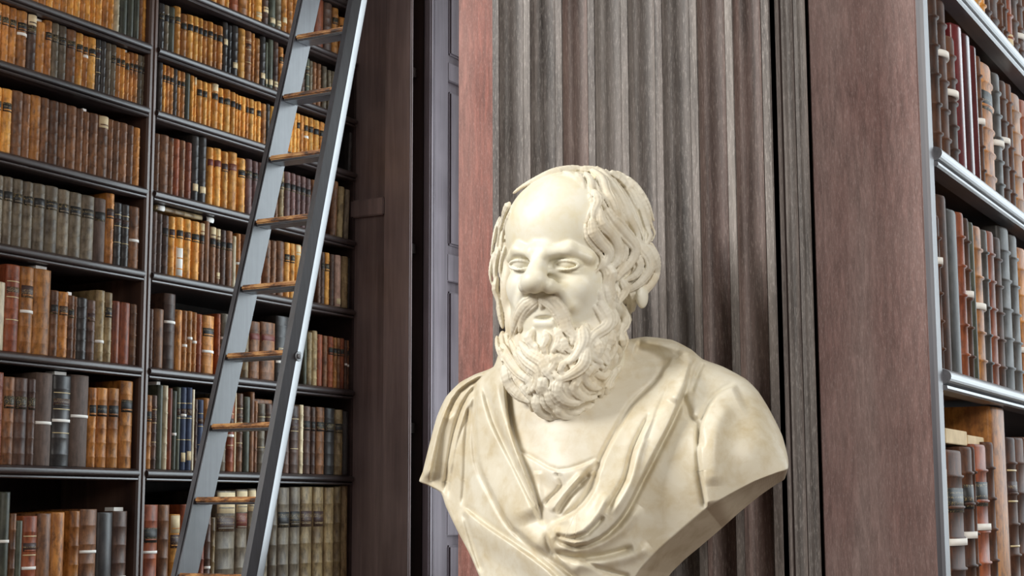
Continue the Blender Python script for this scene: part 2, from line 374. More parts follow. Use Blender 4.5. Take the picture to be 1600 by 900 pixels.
row('L', 2.415, 'fourth shelf down, left bay', "-15 1 107 gB;1 16 107 gB;17 32 106 gB;33 48 105 gB;49 67 105 gB;68 87 105 gB;88 105 103 gB;105 124 102 gB;125 144 101 gB;145 162 100 qB;163 175 111 aD;176 187 99 kG;188 199 98 kG;200 215 97 oW45;217 223 97 kX")
row('L', 2.087, 'fifth shelf down, left bay', "-20 4 108 wX;5 26 137 rG;28 48 136 aDW48;49 75 135 aP;76 88 104 oB;89 103 103 aD;104 113 99 oBP;114 117 98 o;118 133 97 k;134 146 95 bD;147 160 112 vW28;161 172 110 vB;173 184 98 rX;185 200 97 rX;201 216 96 o")
row('L', 1.742, 'sixth shelf down, left bay', "-20 0 145 r;1 18 138 oB;19 38 137 bB;40 51 136 bB;51 77 146 qW46;78 106 144 kGPW50;107 134 144 qW55;136 147 125 aB;148 164 125 aB;166 182 125 aB;185 204 137 aB")
row('L', 1.27, 'bottom shelf, left bay', "-8 8 205 eW62;10 19 170 o;20 29 158 eX;30 52 164 rGW50;53 74 166 oX;75 95 166 aX;104 119 166 a;120 146 167 oW60;147 171 160 kX;172 194 160 bWP")
row('R', 3.456, 'topmost shelf, ladder bay', "303 312 76 a;313 326 76 a;327 338 76 t;339 351 76 a;352 357 76 t;358 371 76 r;372 386 76 a;387 391 76 t;392 396 76 a;397 408 76 tT;408 418 76 bT30;419 429 76 eT;430 438 76 gT;438 447 76 aT25;448 456 76 a;457 470 74 a;475 488 76 o;490 504 76 rX;505 517 76 b;518 527 72 aB;530 539 62 aB")
row('R', 3.21, 'second shelf down, ladder bay', "247 255 72 kB;256 262 72 gB;263 271 72 eB;271 280 76 tB;281 290 68 aB;291 300 70 tB;301 308 71 tB;309 315 71 tB;315 322 70 aB;323 331 71 tB;331 337 70 aB;338 346 70 aB;346 354 79 kT60;355 360 77 k;361 370 79 kT20;371 381 78 t;382 391 78 oG;392 396 78 a;397 404 72 a;405 413 78 kT20;413 417 72 eT;418 425 78 eT;426 433 77 bT;435 441 72 aB;452 459 68 o;460 467 70 e;468 475 68 b;477 482 70 eG;483 487 68 g;488 493 68 o;495 500 68 o;503 509 67 g;512 516 64 g;517 523 64 g")
row('R', 2.985, 'third shelf down, ladder bay', "247 252 78 k;252 257 76 tB;258 263 76 aB;264 269 75 aB;270 275 75 k;276 280 74 aB;281 287 74 aB;287 295 74 e;297 301 73 t;301 305 72 tS;306 314 69 tB;315 322 69 tB;322 328 69 t;329 339 71 tBS;340 347 67 tB;348 358 68 tB;359 366 67 tB;366 370 66 tB;371 375 65 tB;375 382 65 t;383 387 65 aB;387 395 65 tB;395 399 64 t;399 406 65 tB;406 414 64 a;415 420 66 k;421 430 64 t;431 440 64 a;441 450 64 t;451 456 66 t;457 462 66 t;462 467 66 tB;468 473 65 a;474 480 65 tBW50;481 488 65 tB;489 497 64 tB;498 505 64 aB;506 513 63 a;515 524 62 o;544 551 62 kZ;552 558 60 kX")
row('R', 2.70, 'fourth shelf down, ladder bay', "240 247 91 o;248 261 91 o;262 269 90 o;270 278 90 r;279 287 90 o;288 297 89 r;298 308 102 kT20;309 320 103 kT18;322 331 90 tR;332 343 91 tR;344 354 89 tD;355 368 91 tR;370 381 85 tB;382 392 87 uB;393 401 86 uB;402 411 86 uB;413 424 84 uB;428 433 82 o;435 442 82 vB;443 452 82 uB;452 460 82 uB;461 468 81 uB;469 476 81 uB;477 484 80 uB;486 496 80 o;516 524 86 oZ;526 534 80 vZ;537 543 78 gZX")
row('R', 2.415, 'fifth shelf down, ladder bay', "235 243 96 b;244 251 94 b;252 261 93 bB;262 271 93 tD;273 284 94 tBL;285 296 93 tD;297 309 92 tB;310 317 92 oBS;318 325 96 oX;326 335 89 oBS;336 342 88 oBST15;343 351 87 bB;352 361 87 oB;361 367 81 wX;368 374 86 aW45;376 386 86 o;388 398 84 b;400 407 85 p;412 421 85 o;422 430 85 o;431 442 86 o;443 451 86 tB;452 459 86 tB;460 468 86 tS;470 480 84 a;496 500 82 b;501 506 82 bB;507 513 82 tB;515 521 81 b;523 531 81 pXT10;533 542 81 v;544 552 80 kX")
row('R', 2.087, 'sixth shelf down, ladder bay', "231 237 92 b;239 253 93 oX;254 271 119 bW62;272 282 95 aX;283 290 95 aW42;291 298 95 aW55;299 305 94 aW50;306 313 92 r;314 332 91 aBW38;337 342 96 r;343 357 97 gW60;359 374 94 o;376 387 90 v;388 404 90 oR;406 428 91 oR;430 450 103 kT45W30;452 460 92 b;474 478 84 e;479 486 83 v;487 494 86 v;495 502 81 rX;504 510 80 o;512 519 80 rB;520 525 79 aB;526 530 79 oB;531 536 79 rB;538 541 77 bW50;542 551 77 oBW48")
row('R', 1.742, 'seventh shelf down, ladder bay', "226 234 116 aB;235 242 116 bG;243 251 137 eXP;253 259 132 w;260 266 128 rX;267 273 124 eW45;274 279 130 eG;279 288 130 nGW66T15;288 297 130 nGT17;298 301 127 wX;302 306 112 b;307 315 111 nG;316 324 114 a;326 338 112 o;340 351 110 g;353 363 112 rW50G;365 367 124 wX;368 377 123 oGW53;379 388 118 e;389 395 126 oX;396 400 112 o;401 412 108 gG;413 423 108 bG;425 437 108 b;440 450 106 b;452 465 106 bG;467 472 108 w;473 483 106 bB;485 491 105 bB;493 505 105 oB;507 521 104 kB;522 534 102 vB;535 544 100 kX;545 551 106 pX")
row('R', 1.27, 'bottom shelf, ladder bay', "220 242 166 rBW55;244 260 164 o;262 277 148 tDS;278 290 162 r;294 306 160 o;308 316 150 r;317 326 150 bW40;327 333 138 v;334 364 178 gDS;365 383 178 gSR;384 396 178 gS;400 416 176 g;418 430 176 g;431 449 176 gB;450 466 175 gB;467 485 174 vD;487 503 172 vD;505 519 170 v;520 530 170 v;532 542 186 vX")
row('Q', 2.588, 'topmost shelf, right bookcase', "1500 1517 190 o;1518 1526 190 t;1527 1534 190 t;1535 1543 190 b;1544 1556 186 b;1557 1563 186 b;1564 1570 184 o;1571 1578 182 rT10;1578 1588 182 b;1589 1597 180 bW25;1598 1606 178 b;1607 1616 176 o")
row('Q', 2.23, 'second shelf down, right bookcase', "1457 1467 244 b;1468 1481 240 oW66;1482 1494 196 oW56;1495 1507 222 mX;1508 1520 218 mX;1521 1527 208 mX;1528 1534 198 oW50;1535 1554 194 aB;1555 1565 192 kW45;1566 1575 188 bW52;1576 1583 190 o;1584 1598 182 aP;1599 1611 182 r;1612 1626 180 o")
row('Q', 1.84, 'third shelf down, right bookcase', "1464 1470 236 bW70;1471 1483 268 bX;1484 1500 250 gX;1501 1509 250 r;1510 1517 244 oW52;1518 1524 240 e;1525 1538 236 aW48;1539 1546 234 g;1547 1557 234 r;1558 1568 228 b;1569 1583 246 g;1584 1595 238 g;1596 1608 222 aW30;1609 1622 220 o")
row('Q', 1.40, 'bottom shelf, right bookcase', "1479 1484 250 wX;1485 1511 270 oBW47;1512 1524 270 bBW49;1525 1529 268 b;1530 1548 268 rBW52;1549 1557 268 b;1558 1581 318 aX;1582 1593 266 bG;1594 1607 262 b;1608 1624 258 o")  # first entry: added pale strip for the lit upright edge, shaped as a book
FOLIO = {'b': 'h', 'o': 'h', 'g': 'j', 'k': 'j'}        # right-hand books coloured darker to offset the strong light there
def ladder_hides(a, b, y):
    return (a > 459 - .2145 * y and b < 498 - .2135 * y) or (a > 546 - .1933 * y and b < 582 - .187 * y)
SPEC = []
for kind, z, where, data in ROWS:
    X = XL - .018 if kind in 'LR' else XR - .022
    seen = 0; prev_y = None
    for t in data.split(';'):
        a, b, h, cf = t.split(); a, b, h = float(a), float(b), float(h)
        xm = (a + b) / 2; y = 400.0                      # base row of this shelf at this column
        for _ in range(4):
            q = onX(xm, y, X); y += (q[2] - z) * F / np.linalg.norm(q - CAM)
        ya, yb = onX(a - .3, y, X)[1], onX(b + .7, y, X)[1]
        ht = onX(xm, y - h, X)[2] - z
        ht = min(ht, ([q for q in sorted(ZL if kind in 'LR' else ZR) if q > z + .01][0] - z) - (.056 if 'P' in cf else .042))
        if kind == 'L': yb = min(yb, 4.084)
        if kind == 'R': ya = max(ya, 4.128); yb = min(yb, YWALL - .005)
        if kind == 'Q': ya = max(ya, 2.744)
        if prev_y is not None and ya < prev_y: ya = prev_y
        if yb - ya < .004: continue
        prev_y = yb
        area_px = max(0, min(b, 1600) - max(a, 0)) * max(0, min(y, 900) - max(0, y - h))
        if ladder_hides(a, b, y - h / 2): area_px = 0
        if area_px > 0: seen += 1
        SPEC.append([area_px, X, ya, yb, z + .0005, ht, FOLIO.get(cf[0], cf[0]) if kind == 'Q' else cf[0], cf[1:], where, seen, 'books on the ' + where, 'R' if kind == 'Q' else 'L'])
cut = sorted((q[0] for q in SPEC), reverse=True)[298]
SV, SF, SM, SMATS = [], [], [], []
for sp in SPEC:
    if sp[0] >= cut: place_book(*sp[1:])
    else:                                                # the smallest and the hidden ones: one object of stuff
        o = place_book(*sp[1:]); off = Vector(o.location)
        for ob in [o] + list(o.children):
            me = ob.data; k = len(SV); mt = me.materials[0]
            if mt not in SMATS: SMATS.append(mt)
            SV += [tuple(v.co + off) for v in me.vertices]; SF += [tuple(k + i for i in p.vertices) for p in me.polygons]; SM += [SMATS.index(mt)] * len(me.polygons)
        BOOKS.remove(o)
        for ob in list(o.children) + [o]: bpy.data.objects.remove(ob)
me = mesh('narrow_books', SV, SF, True)
for mt in SMATS: me.materials.append(mt)
me.polygons.foreach_set('material_index', SM)
link('narrow_books', me, None, None, 'narrow and half-hidden books filling the gaps of the shelves', 'books', None, 'stuff')
print('BOOKS', len(BOOKS))
# books lying flat on top of the upright ones
def flat_book(xa, xb, z, t, X, c, label):
    y0, y1 = onX(xa, 400, X)[1], onX(xb, 400, X)[1]
    me = book_mesh(t, y1 - y0, .15, .004, [.2, .4, .6, .8], .0012); me.materials.append(LEATHER[c][1])
    o = link('book', me, None, None, label, 'book', 'books lying flat on upright books')
    o.rotation_euler = (math.radians(-90), 0, 0); o.location = (X - .01, y0, z + t / 2)
    return o
def top_z(x, y, X): return onX(x, y, X)[2]
fb = flat_book(244, 318, 2.415 + .2255, .018, XL - .02, 'v', 'mottled vellum book lying flat on top of tan books, fifth shelf, ladder bay')
link('pale_patch', spine_patch('pale_patch', .020, .004, .01, .045, .001), MAT['paper'], fb); link('pale_patch', spine_patch('pale_patch', .020, .004, .27, .31, .001), MAT['paper'], fb)
flat_book(400, 432, 1.742 + .2475, .028, XL - .02, 'o', 'brown book lying flat beside the ladder, seventh shelf, ladder bay')
# cream cards standing on the lowest visible books of the right bookcase
for xa, xb, yb_, yt, lb in ((1478, 1511, 683, 660, 'wide cream card standing on the first books, bottom shelf, right bookcase'), (1512, 1537, 681, 664, 'narrow cream card beside the wide one, bottom shelf, right bookcase')):
    X = XR - .03; p, q = onX(xa, yb_, X), onX(xb, yb_, X); zt = onX(xa, yt, X)[2]
    me = box_mesh('paper_card', X - .10, X, p[1], q[1], 1.40 + .3165, 1.40 + .3165 + (zt - p[2]), .001)
    o = link('paper_card', me, MAT['cream'], None, lb, 'paper card', 'cream cards on books')

# ---------------------------------------------------------------- stall end
se = empty('stall_end_panel', (0, 0, 0), 'red-brown oak end panel of the book stall flanking the fluted pilaster', 'wood panel')
part('side_board', box_mesh('side_board', -1.620, -1.405, YF, YF + .04, 0, 4.4, .002), MAT['red'], se, 'reddish oak strip left of the pilaster')
part('post', box_mesh('post', -.884, XR - .012, YF, YF + .04, 0, 4.4, .002), MAT['post'], se, 'broad red-grey oak post right of the pilaster')
part('core', box_mesh('core', -1.405, -.884, YF + .02, YF + .04, 0, 4.4), MAT['back'], se)
part('corner_edge', extrude_profile('corner_edge', [(XR - .012, YF + .002), (XR - .004, YF + .0005), (XR + .001, YF + .004), (XR + .002, YF + .03), (XR - .002, YF + .041), (XR - .012, YF + .041)], 0, 4.4, 'Z'), MAT['edge'], se, 'corner edge of the post with window light in its colour')
part('side_panel', box_mesh('side_panel', -1.620, -1.60, YF + .04, YWALL - .02, 0, 4.4), MAT['panel'], se)

X0, X1 = -1.418, -.881
pil = empty('fluted_pilaster', (0, 0, 0), 'tall dark oak pilaster with eight concave flutes behind the marble bust', 'pilaster')
nfl = 8; fil = .0155; pitch = (X1 - X0 - fil) / nfl
for i in range(nfl):
    a = X0 + fil + i * pitch; b = a + pitch - fil; c = (a + b) / 2; r = (b - a) / 2
    prof = [(a, YP + .05), (a, YP + .001)] + [(c - r * math.cos(t), YP + .001 + .025 * math.sin(t) ** .6) for t in np.linspace(.004, math.pi - .004, 25)] + [(b, YP + .001), (b, YP + .05)]
    me = extrude_profile('flute', prof, 0, 4.4, 'Z')
    link('flute', me, MAT['pil2'] if i in (2, 6, 7) else MAT['pil'], pil)
for i in range(nfl + 1):
    a = X0 + i * pitch
    link('fillet', box_mesh('fillet', a, a + fil, YP, YP + .05, 0, 4.4, .0015), MAT['pil'], pil)
part('core', box_mesh('core', X0 + .002, X1 - .012, YP + .05, YF + .02, 0, 4.4), MAT['back'], pil)
# mouldings on the right return of the pilaster
for px, w, dx in ((1226, .030, .000), (1247, .026, .002), (1266, .020, .004)):
    yc = onX(px, 450, X1)[1]
    prof = [(X1 - .02, yc - w)] + [(X1 - .012 + dx + .013 * math.cos(t), yc + w * .5 * math.sin(t)) for t in np.linspace(-1.5, 1.5, 9)] + [(X1 - .02, yc + w)]
    link('return_bead', extrude_profile('return_bead', prof, 0, 4.4, 'Z'), MAT['pil'], pil)
part('corner_strip', box_mesh('corner_strip', X1 - .012, X1, YP + .001, YP + .030, 0, 4.4, .002), MAT['pil'], pil)

# ---------------------------------------------------------------- ladder
LX0, LX1 = -3.30, -3.077
lad = empty('library_ladder', (-3.19, 3.42, 0), 'tall grey-worn wooden ladder leaning in front of the left bookcase', 'ladder')
t = NT('worn_dark_ladder_wood'); v = t.coords((1, 1, .06))
f = t.noise(v, 70, 5, .65); g = t.noise(t.coords(), 5, 4)
MAT['ladder'] = t.out(t.mix(.4, t.ramp(g, [(.3, (60, 60, 64)), (.7, (92, 92, 97))]), t.ramp(f, [(.3, (110, 110, 110)), (.6, WHT)]), 'MULTIPLY'), .34, .6)
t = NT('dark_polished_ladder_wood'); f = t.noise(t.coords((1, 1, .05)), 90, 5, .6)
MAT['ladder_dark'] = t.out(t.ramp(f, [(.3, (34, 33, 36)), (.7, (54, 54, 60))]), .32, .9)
t = NT('worn_tread_wood'); f = t.noise(t.coords((.35, 1, 1)), 45, 5, .7)
MAT['tread_edge'] = t.out(t.ramp(f, [(.40, (70, 52, 42)), (.5, (150, 100, 58)), (.62, (196, 150, 96))]), .55, .4)
def ly(z): return 3.832 + (z - 1.411) * (4.381 - 3.832) / (3.256 - 1.411)      # near edge of the stiles at height z
def stile(name, xa0, xa1, xb0, xb1, mat='ladder', cham=0):
    zt = 4.35; ys = (ly(0), ly(zt)); dp = .105
    vs = []
    for (x0, x1, z, y) in ((xa0, xa1, 0, ys[0]), (xb0, xb1, zt, ys[1])):
        vs += [(x0, y, z), (x1, y, z), (x1, y + dp, z), (x0, y + dp, z)]
    vs = [(x + 3.19, y - 3.42, z) for x, y, z in vs]
    if cham:
        vs = []
        for (x0, x1, z, y) in ((xa0, xa1, 0, ys[0]), (xb0, xb1, zt, ys[1])):
            pr = [(x0, y), (x1 - .008, y), (x1 - .001, y + .036), (x1, y + .040), (x1 - .003, y + .050), (x1 - .0065, y + .061), (x1 - .0105, y + .072), (x1 - .015, y + .084), (x1 - .020, y + .096), (x1 - .025, y + dp), (x0, y + dp)]
            vs += [(p + 3.19, q - 3.42, z) for p, q in pr]
        n = len(vs) // 2; me = mesh(name, vs, [(i, (i + 1) % n, n + (i + 1) % n, n + i) for i in range(n)] + [tuple(range(n - 1, -1, -1)), tuple(range(n, 2 * n))])
        return link(name, me, MAT[mat], lad)
    me = mesh(name, vs, BOXF); bm = bmesh.new(); bm.from_mesh(me); bmesh.ops.bevel(bm, geom=bm.edges[:], offset=.005, segments=2, affect='EDGES'); bm.to_mesh(me); bm.free()
    return link(name, me, MAT['ladder'], lad)
def xr(z): return -3.051 + (z - 1.411) * (-3.092 + 3.051) / (3.256 - 1.411)
s1 = stile('stile', LX0 - .026, LX0, LX0 - .026, LX0)
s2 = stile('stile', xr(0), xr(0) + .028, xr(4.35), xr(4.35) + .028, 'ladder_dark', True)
z = 1.411 - 6 * .2306
while z < 4.3:
    y = ly(z) + .012
    r_ = link('tread', box_mesh('tread', LX0 + 3.19, xr(z) + 3.19, y - 3.42, y + .074 - 3.42, z - .020, z, .003), MAT['ladder'], lad)
    link('tread_nosing', box_mesh('tread_nosing', LX0 + .001 + 3.19, xr(z) - .001 + 3.19, y - .006 - 3.42, y + .006 - 3.42, z - .013, z + .003, .004), MAT['tread_edge'], r_)
    z += .2306
pb = onX(466, 557, xr(2.1) + .028)
vs = []
for rr, xx in ((.016, 0), (.016, .004), (.0085, .004), (.0085, .010), (.004, .011)):
    vs.append([(pb[0] + 3.19 + xx, pb[1] - 3.42 + rr * math.cos(a), pb[2] + rr * math.sin(a)) for a in np.linspace(0, 2 * math.pi, 16, endpoint=False)])
fl = [((i * 16 + j), (i * 16 + (j + 1) % 16), ((i + 1) * 16 + (j + 1) % 16), ((i + 1) * 16 + j)) for i in range(4) for j in range(16)] + [tuple(range(64, 80))]
link('bolt', mesh('bolt', [p for q in vs for p in q], fl), MAT['iron'], s2)
#BUST#
# ---------------------------------------------------------------- marble bust
D0 = 2.52                                    # horizontal distance from the viewer to the bust's axis
_d = ray(930, 600); NB = np.array([_d[0], _d[1], 0.0]); NB /= np.linalg.norm(NB); RB = np.array([NB[1], -NB[0], 0.0])
S = D0 / F                                   # one design unit, about one millimetre
def raw3(x, y, v):
    x, y, v = np.broadcast_arrays(np.asarray(x, float), np.asarray(y, float), np.asarray(v, float))
    d = RR * ((x - 800) / F)[..., None] + UU * ((450 - y) / F)[..., None] + FW
    t = (D0 - v * S) / (d @ NB)
    return CAM + d * t[..., None]
ORG = raw3(900, 600, 0)
def P3(x, y, v):
    """photo direction (x, y) at depth v (towards the viewer) -> bust coordinates (right, front, up)"""
    p = raw3(x, y, v) - ORG
    return np.stack([p @ RB / S, -(p @ NB) / S, p[..., 2] / S], -1)
def to_world(q): return ORG + (q[..., 0:1] * RB - q[..., 1:2] * NB + q[..., 2:3] * _z) * S

PSI = math.radians(27)
EL = np.array([math.cos(PSI), math.sin(PSI), 0]); EF = np.array([-math.sin(PSI), math.cos(PSI), 0])
HC = P3(897, 388, 0)
def HF(lx, lf, y):
    q = HC + EL * lx + EF * lf; q[2] = P3(900 + q[0], y, q[1])[2]; return q
# sample grid
H_ = 1.35
lo = np.array([-150., -150., -75.]); hi = np.array([150., 170., 372.])
NX, NY, NZ = [int((hi[i] - lo[i]) / H_) + 1 for i in range(3)]
gx = (lo[0] + H_ * np.arange(NX)).astype(np.float32); gy = (lo[1] + H_ * np.arange(NY)).astype(np.float32); gz = (lo[2] + H_ * np.arange(NZ)).astype(np.float32)
def box_of(c, r, pad=14):
    s = []
    for i, n in enumerate((NX, NY, NZ)):
        a = int(max(0, math.floor((c[i] - r - pad - lo[i]) / H_))); b = int(min(n, math.ceil((c[i] + r + pad - lo[i]) / H_) + 1)); s.append(slice(a, max(a, b)))
    return tuple(s)
def grid(s): return gx[s[0]][:, None, None], gy[s[1]][None, :, None], gz[s[2]][None, None, :]
def smin(a, b, k):
    h = np.clip(.5 + .5 * (b - a) / k, 0, 1); return b + (a - b) * h - k * h * (1 - h)
def ell(field, c, r, k=8, sub=False, yaw=PSI, tilt=0):
    """ellipsoid with radii (lateral, forward, up) turned with the head"""
    R = max(r); s = box_of(c, R, 26); X, Y, Z = grid(s)
    dx, dy, dz = X - c[0], Y - c[1], Z - c[2]
    ca, sa = math.cos(yaw), math.sin(yaw)
    l = dx * ca + dy * sa; f = -dx * sa + dy * ca
    if tilt:
        ct, st = math.cos(tilt), math.sin(tilt); l, dz = l * ct + dz * st, -l * st + dz * ct
    q = np.sqrt((l / r[0]) ** 2 + (f / r[1]) ** 2 + (dz / r[2]) ** 2); g = np.sqrt((l / r[0] ** 2) ** 2 + (f / r[1] ** 2) ** 2 + (dz / r[2] ** 2) ** 2) + 1e-6
    d = (q * (q - 1) / g).astype(np.float32)
    field[s] = -smin(-field[s], d, k) if sub else smin(field[s], d, k)
def cap(field, a, b, ra, rb, k=3):
    a = np.asarray(a); b = np.asarray(b); c = (a + b) / 2; s = box_of(c, np.linalg.norm(b - a) / 2 + max(ra, rb), 7)
    if any(q.stop <= q.start for q in s): return
    X, Y, Z = grid(s); ab = (b - a); L2 = float(ab @ ab) + 1e-6
    px, py, pz = X - a[0], Y - a[1], Z - a[2]
    t = np.clip((px * ab[0] + py * ab[1] + pz * ab[2]) / L2, 0, 1)
    d = np.sqrt((px - ab[0] * t) ** 2 + (py - ab[1] * t) ** 2 + (pz - ab[2] * t) ** 2) - (ra + (rb - ra) * t)
    field[s] = smin(field[s], d.astype(np.float32), k)
def new(): return np.full((NX, NY, NZ), 60.0, np.float32)
face, hair, beard = new(), new(), new()
# skull and face
ell(face, HF(0, -6, 388), (105, 113, 122)); ell(face, HF(0, 36, 356), (94, 78, 84), 14)
ell(face, HF(0, 40, 470), (86, 66, 100), 16)
for sx in (-1, 1):
    ell(face, HF(sx * 47, 78, 448), (29, 24, 30), 14)
    cap(face, HF(sx * 68, 79, 404), HF(sx * 44, 101, 391), 9, 10, 9); cap(face, HF(sx * 44, 101, 391), HF(sx * 13, 115, 397), 10, 9, 8)
    ell(face, HF(sx * 38, 116, 414), (25, 18, 14), 6, True)
cap(face, HF(-9, 113, 389), HF(9, 113, 389), 8, 8, 12)
for sx in (-1, 1):
    e = HF(sx * 40, 88, 414); ell(face, e, (21, 19, 13), 2)
    for k in range(12):                                       # eyelids
        a0, a1 = math.pi * k / 12, math.pi * (k + 1) / 12
        def lid(a, up, rr=1.0): return HF(sx * 40 - 20 * math.cos(a) * rr, 107 - 7 * abs(math.cos(a)) ** 2, 414.5 - up * math.sin(a))
        cap(face, lid(a0, 7.5), lid(a1, 7.5), 2.3, 2.3, 1.5); cap(face, lid(a0, -6.5), lid(a1, -6.5), 1.7, 1.7, 2.5)
    cap(face, HF(sx * 16, 106, 424), HF(sx * 52, 88, 434), 3, 4, 9)
# nose
cap(face, HF(0, 110, 398), HF(0, 122, 424), 11, 14, 10); cap(face, HF(0, 122, 424), HF(0, 129, 438), 14, 18, 7); ell(face, HF(0, 130, 440), (22, 18, 17.5), 5)
for sx in (-1, 1):
    ell(face, HF(sx * 20, 119, 447), (12, 14, 12), 4)
    ell(face, HF(sx * 10, 126, 460), (5.5, 7, 5), 2, True)
    cap(face, HF(sx * 31, 106, 452), HF(sx * 44, 94, 478), 6, 8, 12)
ell(face, HF(0, 80, 508), (40, 20, 28), 12); ell(face, HF(0, 106, 497), (17, 10, 4), 3, True)
cap(face, HF(-12, 99, 506), HF(12, 99, 506), 4.5, 4.5, 5)                     # lower lip
cap(face, HF(0, -14, 520), HF(0, -34, 720), 70, 80, 14)                          # neck
# ear peeping out under the hair
ell(face, P3(1003, 462, HC[1] + 22), (9, 14, 20), 4)
# hair and beard masses
ell(hair, HF(0, -28, 387), (106, 98, 115), 4)
ell(hair, HF(21, -35, 415), (92, 80, 79), 10); ell(hair, HF(-12, -18, 418), (107, 80, 84), 10)
ell(hair, HF(-102, 8, 392), (22, 38, 60), 8); ell(hair, HF(-98, 12, 450), (22, 38, 62), 8); ell(hair, HF(-90, 16, 505), (20, 34, 42), 8)
ell(beard, HF(2, 48, 556), (82, 56, 88), 4); ell(beard, HF(0, 58, 588), (64, 46, 66), 14)
ell(beard, HF(52, 30, 505), (36, 46, 70), 14); ell(beard, HF(-62, 30, 510), (30, 42, 70), 14)
base = np.minimum(np.minimum(face, hair), beard).copy()
def hit(x, y, dflt=20.0):
    v = np.arange(168., -110., -1.2); q = P3(np.full_like(v, x), np.full_like(v, y), v)
    idx = ((q - lo) / H_).round().astype(int)
    ok = np.all((idx >= 0) & (idx < [NX, NY, NZ]), 1); f = np.full(len(v), 50.0)
    f[ok] = base[idx[ok, 0], idx[ok, 1], idx[ok, 2]]
    k = np.argmax(f < 0)
    if f[k] >= 0:
        k = int(np.argmin(f))
        if f[k] > 25: return None
    return v[k]
def smooth_path(p, step=5.0):
    p = np.asarray(p, float)
    if len(p) < 3: q = p
    else:
        out = []
        for i in range(len(p) - 1):
            p0, p1, p2, p3 = p[max(0, i - 1)], p[i], p[i + 1], p[min(len(p) - 1, i + 2)]
            n = max(2, int(np.linalg.norm(p2 - p1) / step))
            for t in np.arange(n) / n: out.append(.5 * (2 * p1 + (p2 - p0) * t + (2 * p0 - 5 * p1 + 4 * p2 - p3) * t * t + (3 * p1 - p0 - 3 * p2 + p3) * t ** 3))
        out.append(p[-1]); q = np.array(out)
    return q
rl = random.Random(3)
def lock3(field, q, nrm, r, strands=3, taper=.35, k=2.5):
    """a lock: a full body with finer strand ridges running along it"""
    n = len(q); T = np.linspace(0, 1, n)
    prof = (np.minimum(1, .55 + 2.2 * T) * (1 - (1 - taper) * T ** 2.2))
    tan = np.gradient(q, axis=0); tan /= np.linalg.norm(tan, axis=1, keepdims=True) + 1e-6
    side = np.cross(tan, nrm); side /= np.linalg.norm(side, axis=1, keepdims=True) + 1e-6
    for i in range(n - 1): cap(field, q[i], q[i + 1], r * prof[i] * .84, r * prof[i + 1] * .84, 1.4)
    offs = {2: (-.45, .45), 3: (-.68, 0, .68), 4: (-.8, -.28, .28, .8)}[strands]
    for o in offs:
        sw = .18 * rl.uniform(-1, 1); w = o + sw * np.sin(T * 5 + rl.random() * 6)
        s_ = q + side * (w * r * prof)[:, None] + nrm * (r * prof * math.sqrt(max(.1, 1 - (o * .85) ** 2)) * .66)[:, None]
        for i in range(n - 1): cap(field, s_[i], s_[i + 1], r * .25 * prof[i], r * .25 * prof[i + 1], .8)
def lock(field, pts, r, lift=.25, strands=3, taper=.35):
    p = smooth_path(pts); v = [hit(a, b) for a, b in p]
    if any(x is None for x in v):
        ok = [x for x in v if x is not None]
        if not ok: return
        v = [x if x is not None else ok[0] for x in v]
    v = np.convolve(np.pad(np.array(v), 3, mode='edge'), np.ones(7) / 7, 'valid')
    q = P3(p[:, 0], p[:, 1], v)
    # outward direction from the head's axis, blended with the view
    ax = np.array([HC[0], HC[1] - 20, 0]); nrm = q - ax; nrm[:, 2] = (q[:, 2] - HC[2]) * .35 * (field is hair); nrm /= np.linalg.norm(nrm, axis=1, keepdims=True)
    nrm = nrm * .7 + np.array([0, .5, 0]); nrm /= np.linalg.norm(nrm, axis=1, keepdims=True)
    lock3(field, q + nrm * (r * lift), nrm, r, strands, taper)
HL = [  # locks over the right temple and crown, followed from the photograph
 ([(900, 272), (908, 284), (913, 296)], 5), ([(914, 272), (922, 286), (924, 300), (931, 312)], 6), ([(928, 300), (934, 316), (928, 330), (924, 344)], 7),
 ([(924, 270), (938, 282), (944, 301), (954, 320), (962, 341), (973, 357), (988, 372)], 9), ([(924, 346), (927, 364), (938, 381), (949, 395), (946, 410), (938, 420)], 9),
 ([(936, 330), (940, 352), (954, 368), (964, 388), (961, 410), (946, 422)], 9), ([(946, 330), (956, 347), (973, 368), (988, 389), (981, 411), (967, 428), (961, 437)], 10),
 ([(938, 272), (953, 292), (969, 316), (980, 341), (991, 364), (997, 381)], 9), ([(952, 274), (968, 284), (986, 308), (999, 335), (1007, 360), (1011, 370), (1006, 382)], 9),
 ([(972, 282), (988, 298), (1003, 322), (1012, 350)], 8), ([(992, 384), (1005, 400), (1009, 420), (996, 440), (978, 453)], 10), ([(1008, 386), (1018, 410), (1018, 432), (1006, 451), (988, 466)], 9),
 ([(986, 396), (996, 414), (989, 430), (974, 438)], 8), ([(942, 411), (953, 427), (950, 448), (958, 468), (968, 484)], 9), ([(968, 438), (973, 453), (964, 470), (960, 484)], 8), ([(980, 448), (985, 468), (981, 488)], 8),
 ([(898, 267), (880, 268), (858, 273), (836, 283), (816, 294), (804, 303)], 5), ([(912, 266), (890, 265), (866, 268), (846, 275)], 5), ([(905, 268), (930, 268), (952, 274)], 6), ([(880, 270), (896, 276), (906, 290)], 4),
 ([(790, 338), (783, 358), (779, 378), (776, 398)], 7), ([(782, 388), (776, 408), (774, 426), (777, 442)], 7), ([(777, 434), (775, 452), (780, 468), (780, 484)], 6), ([(781, 470), (783, 492), (786, 512)], 6), ([(796, 318), (789, 334), (786, 350)], 6),
]
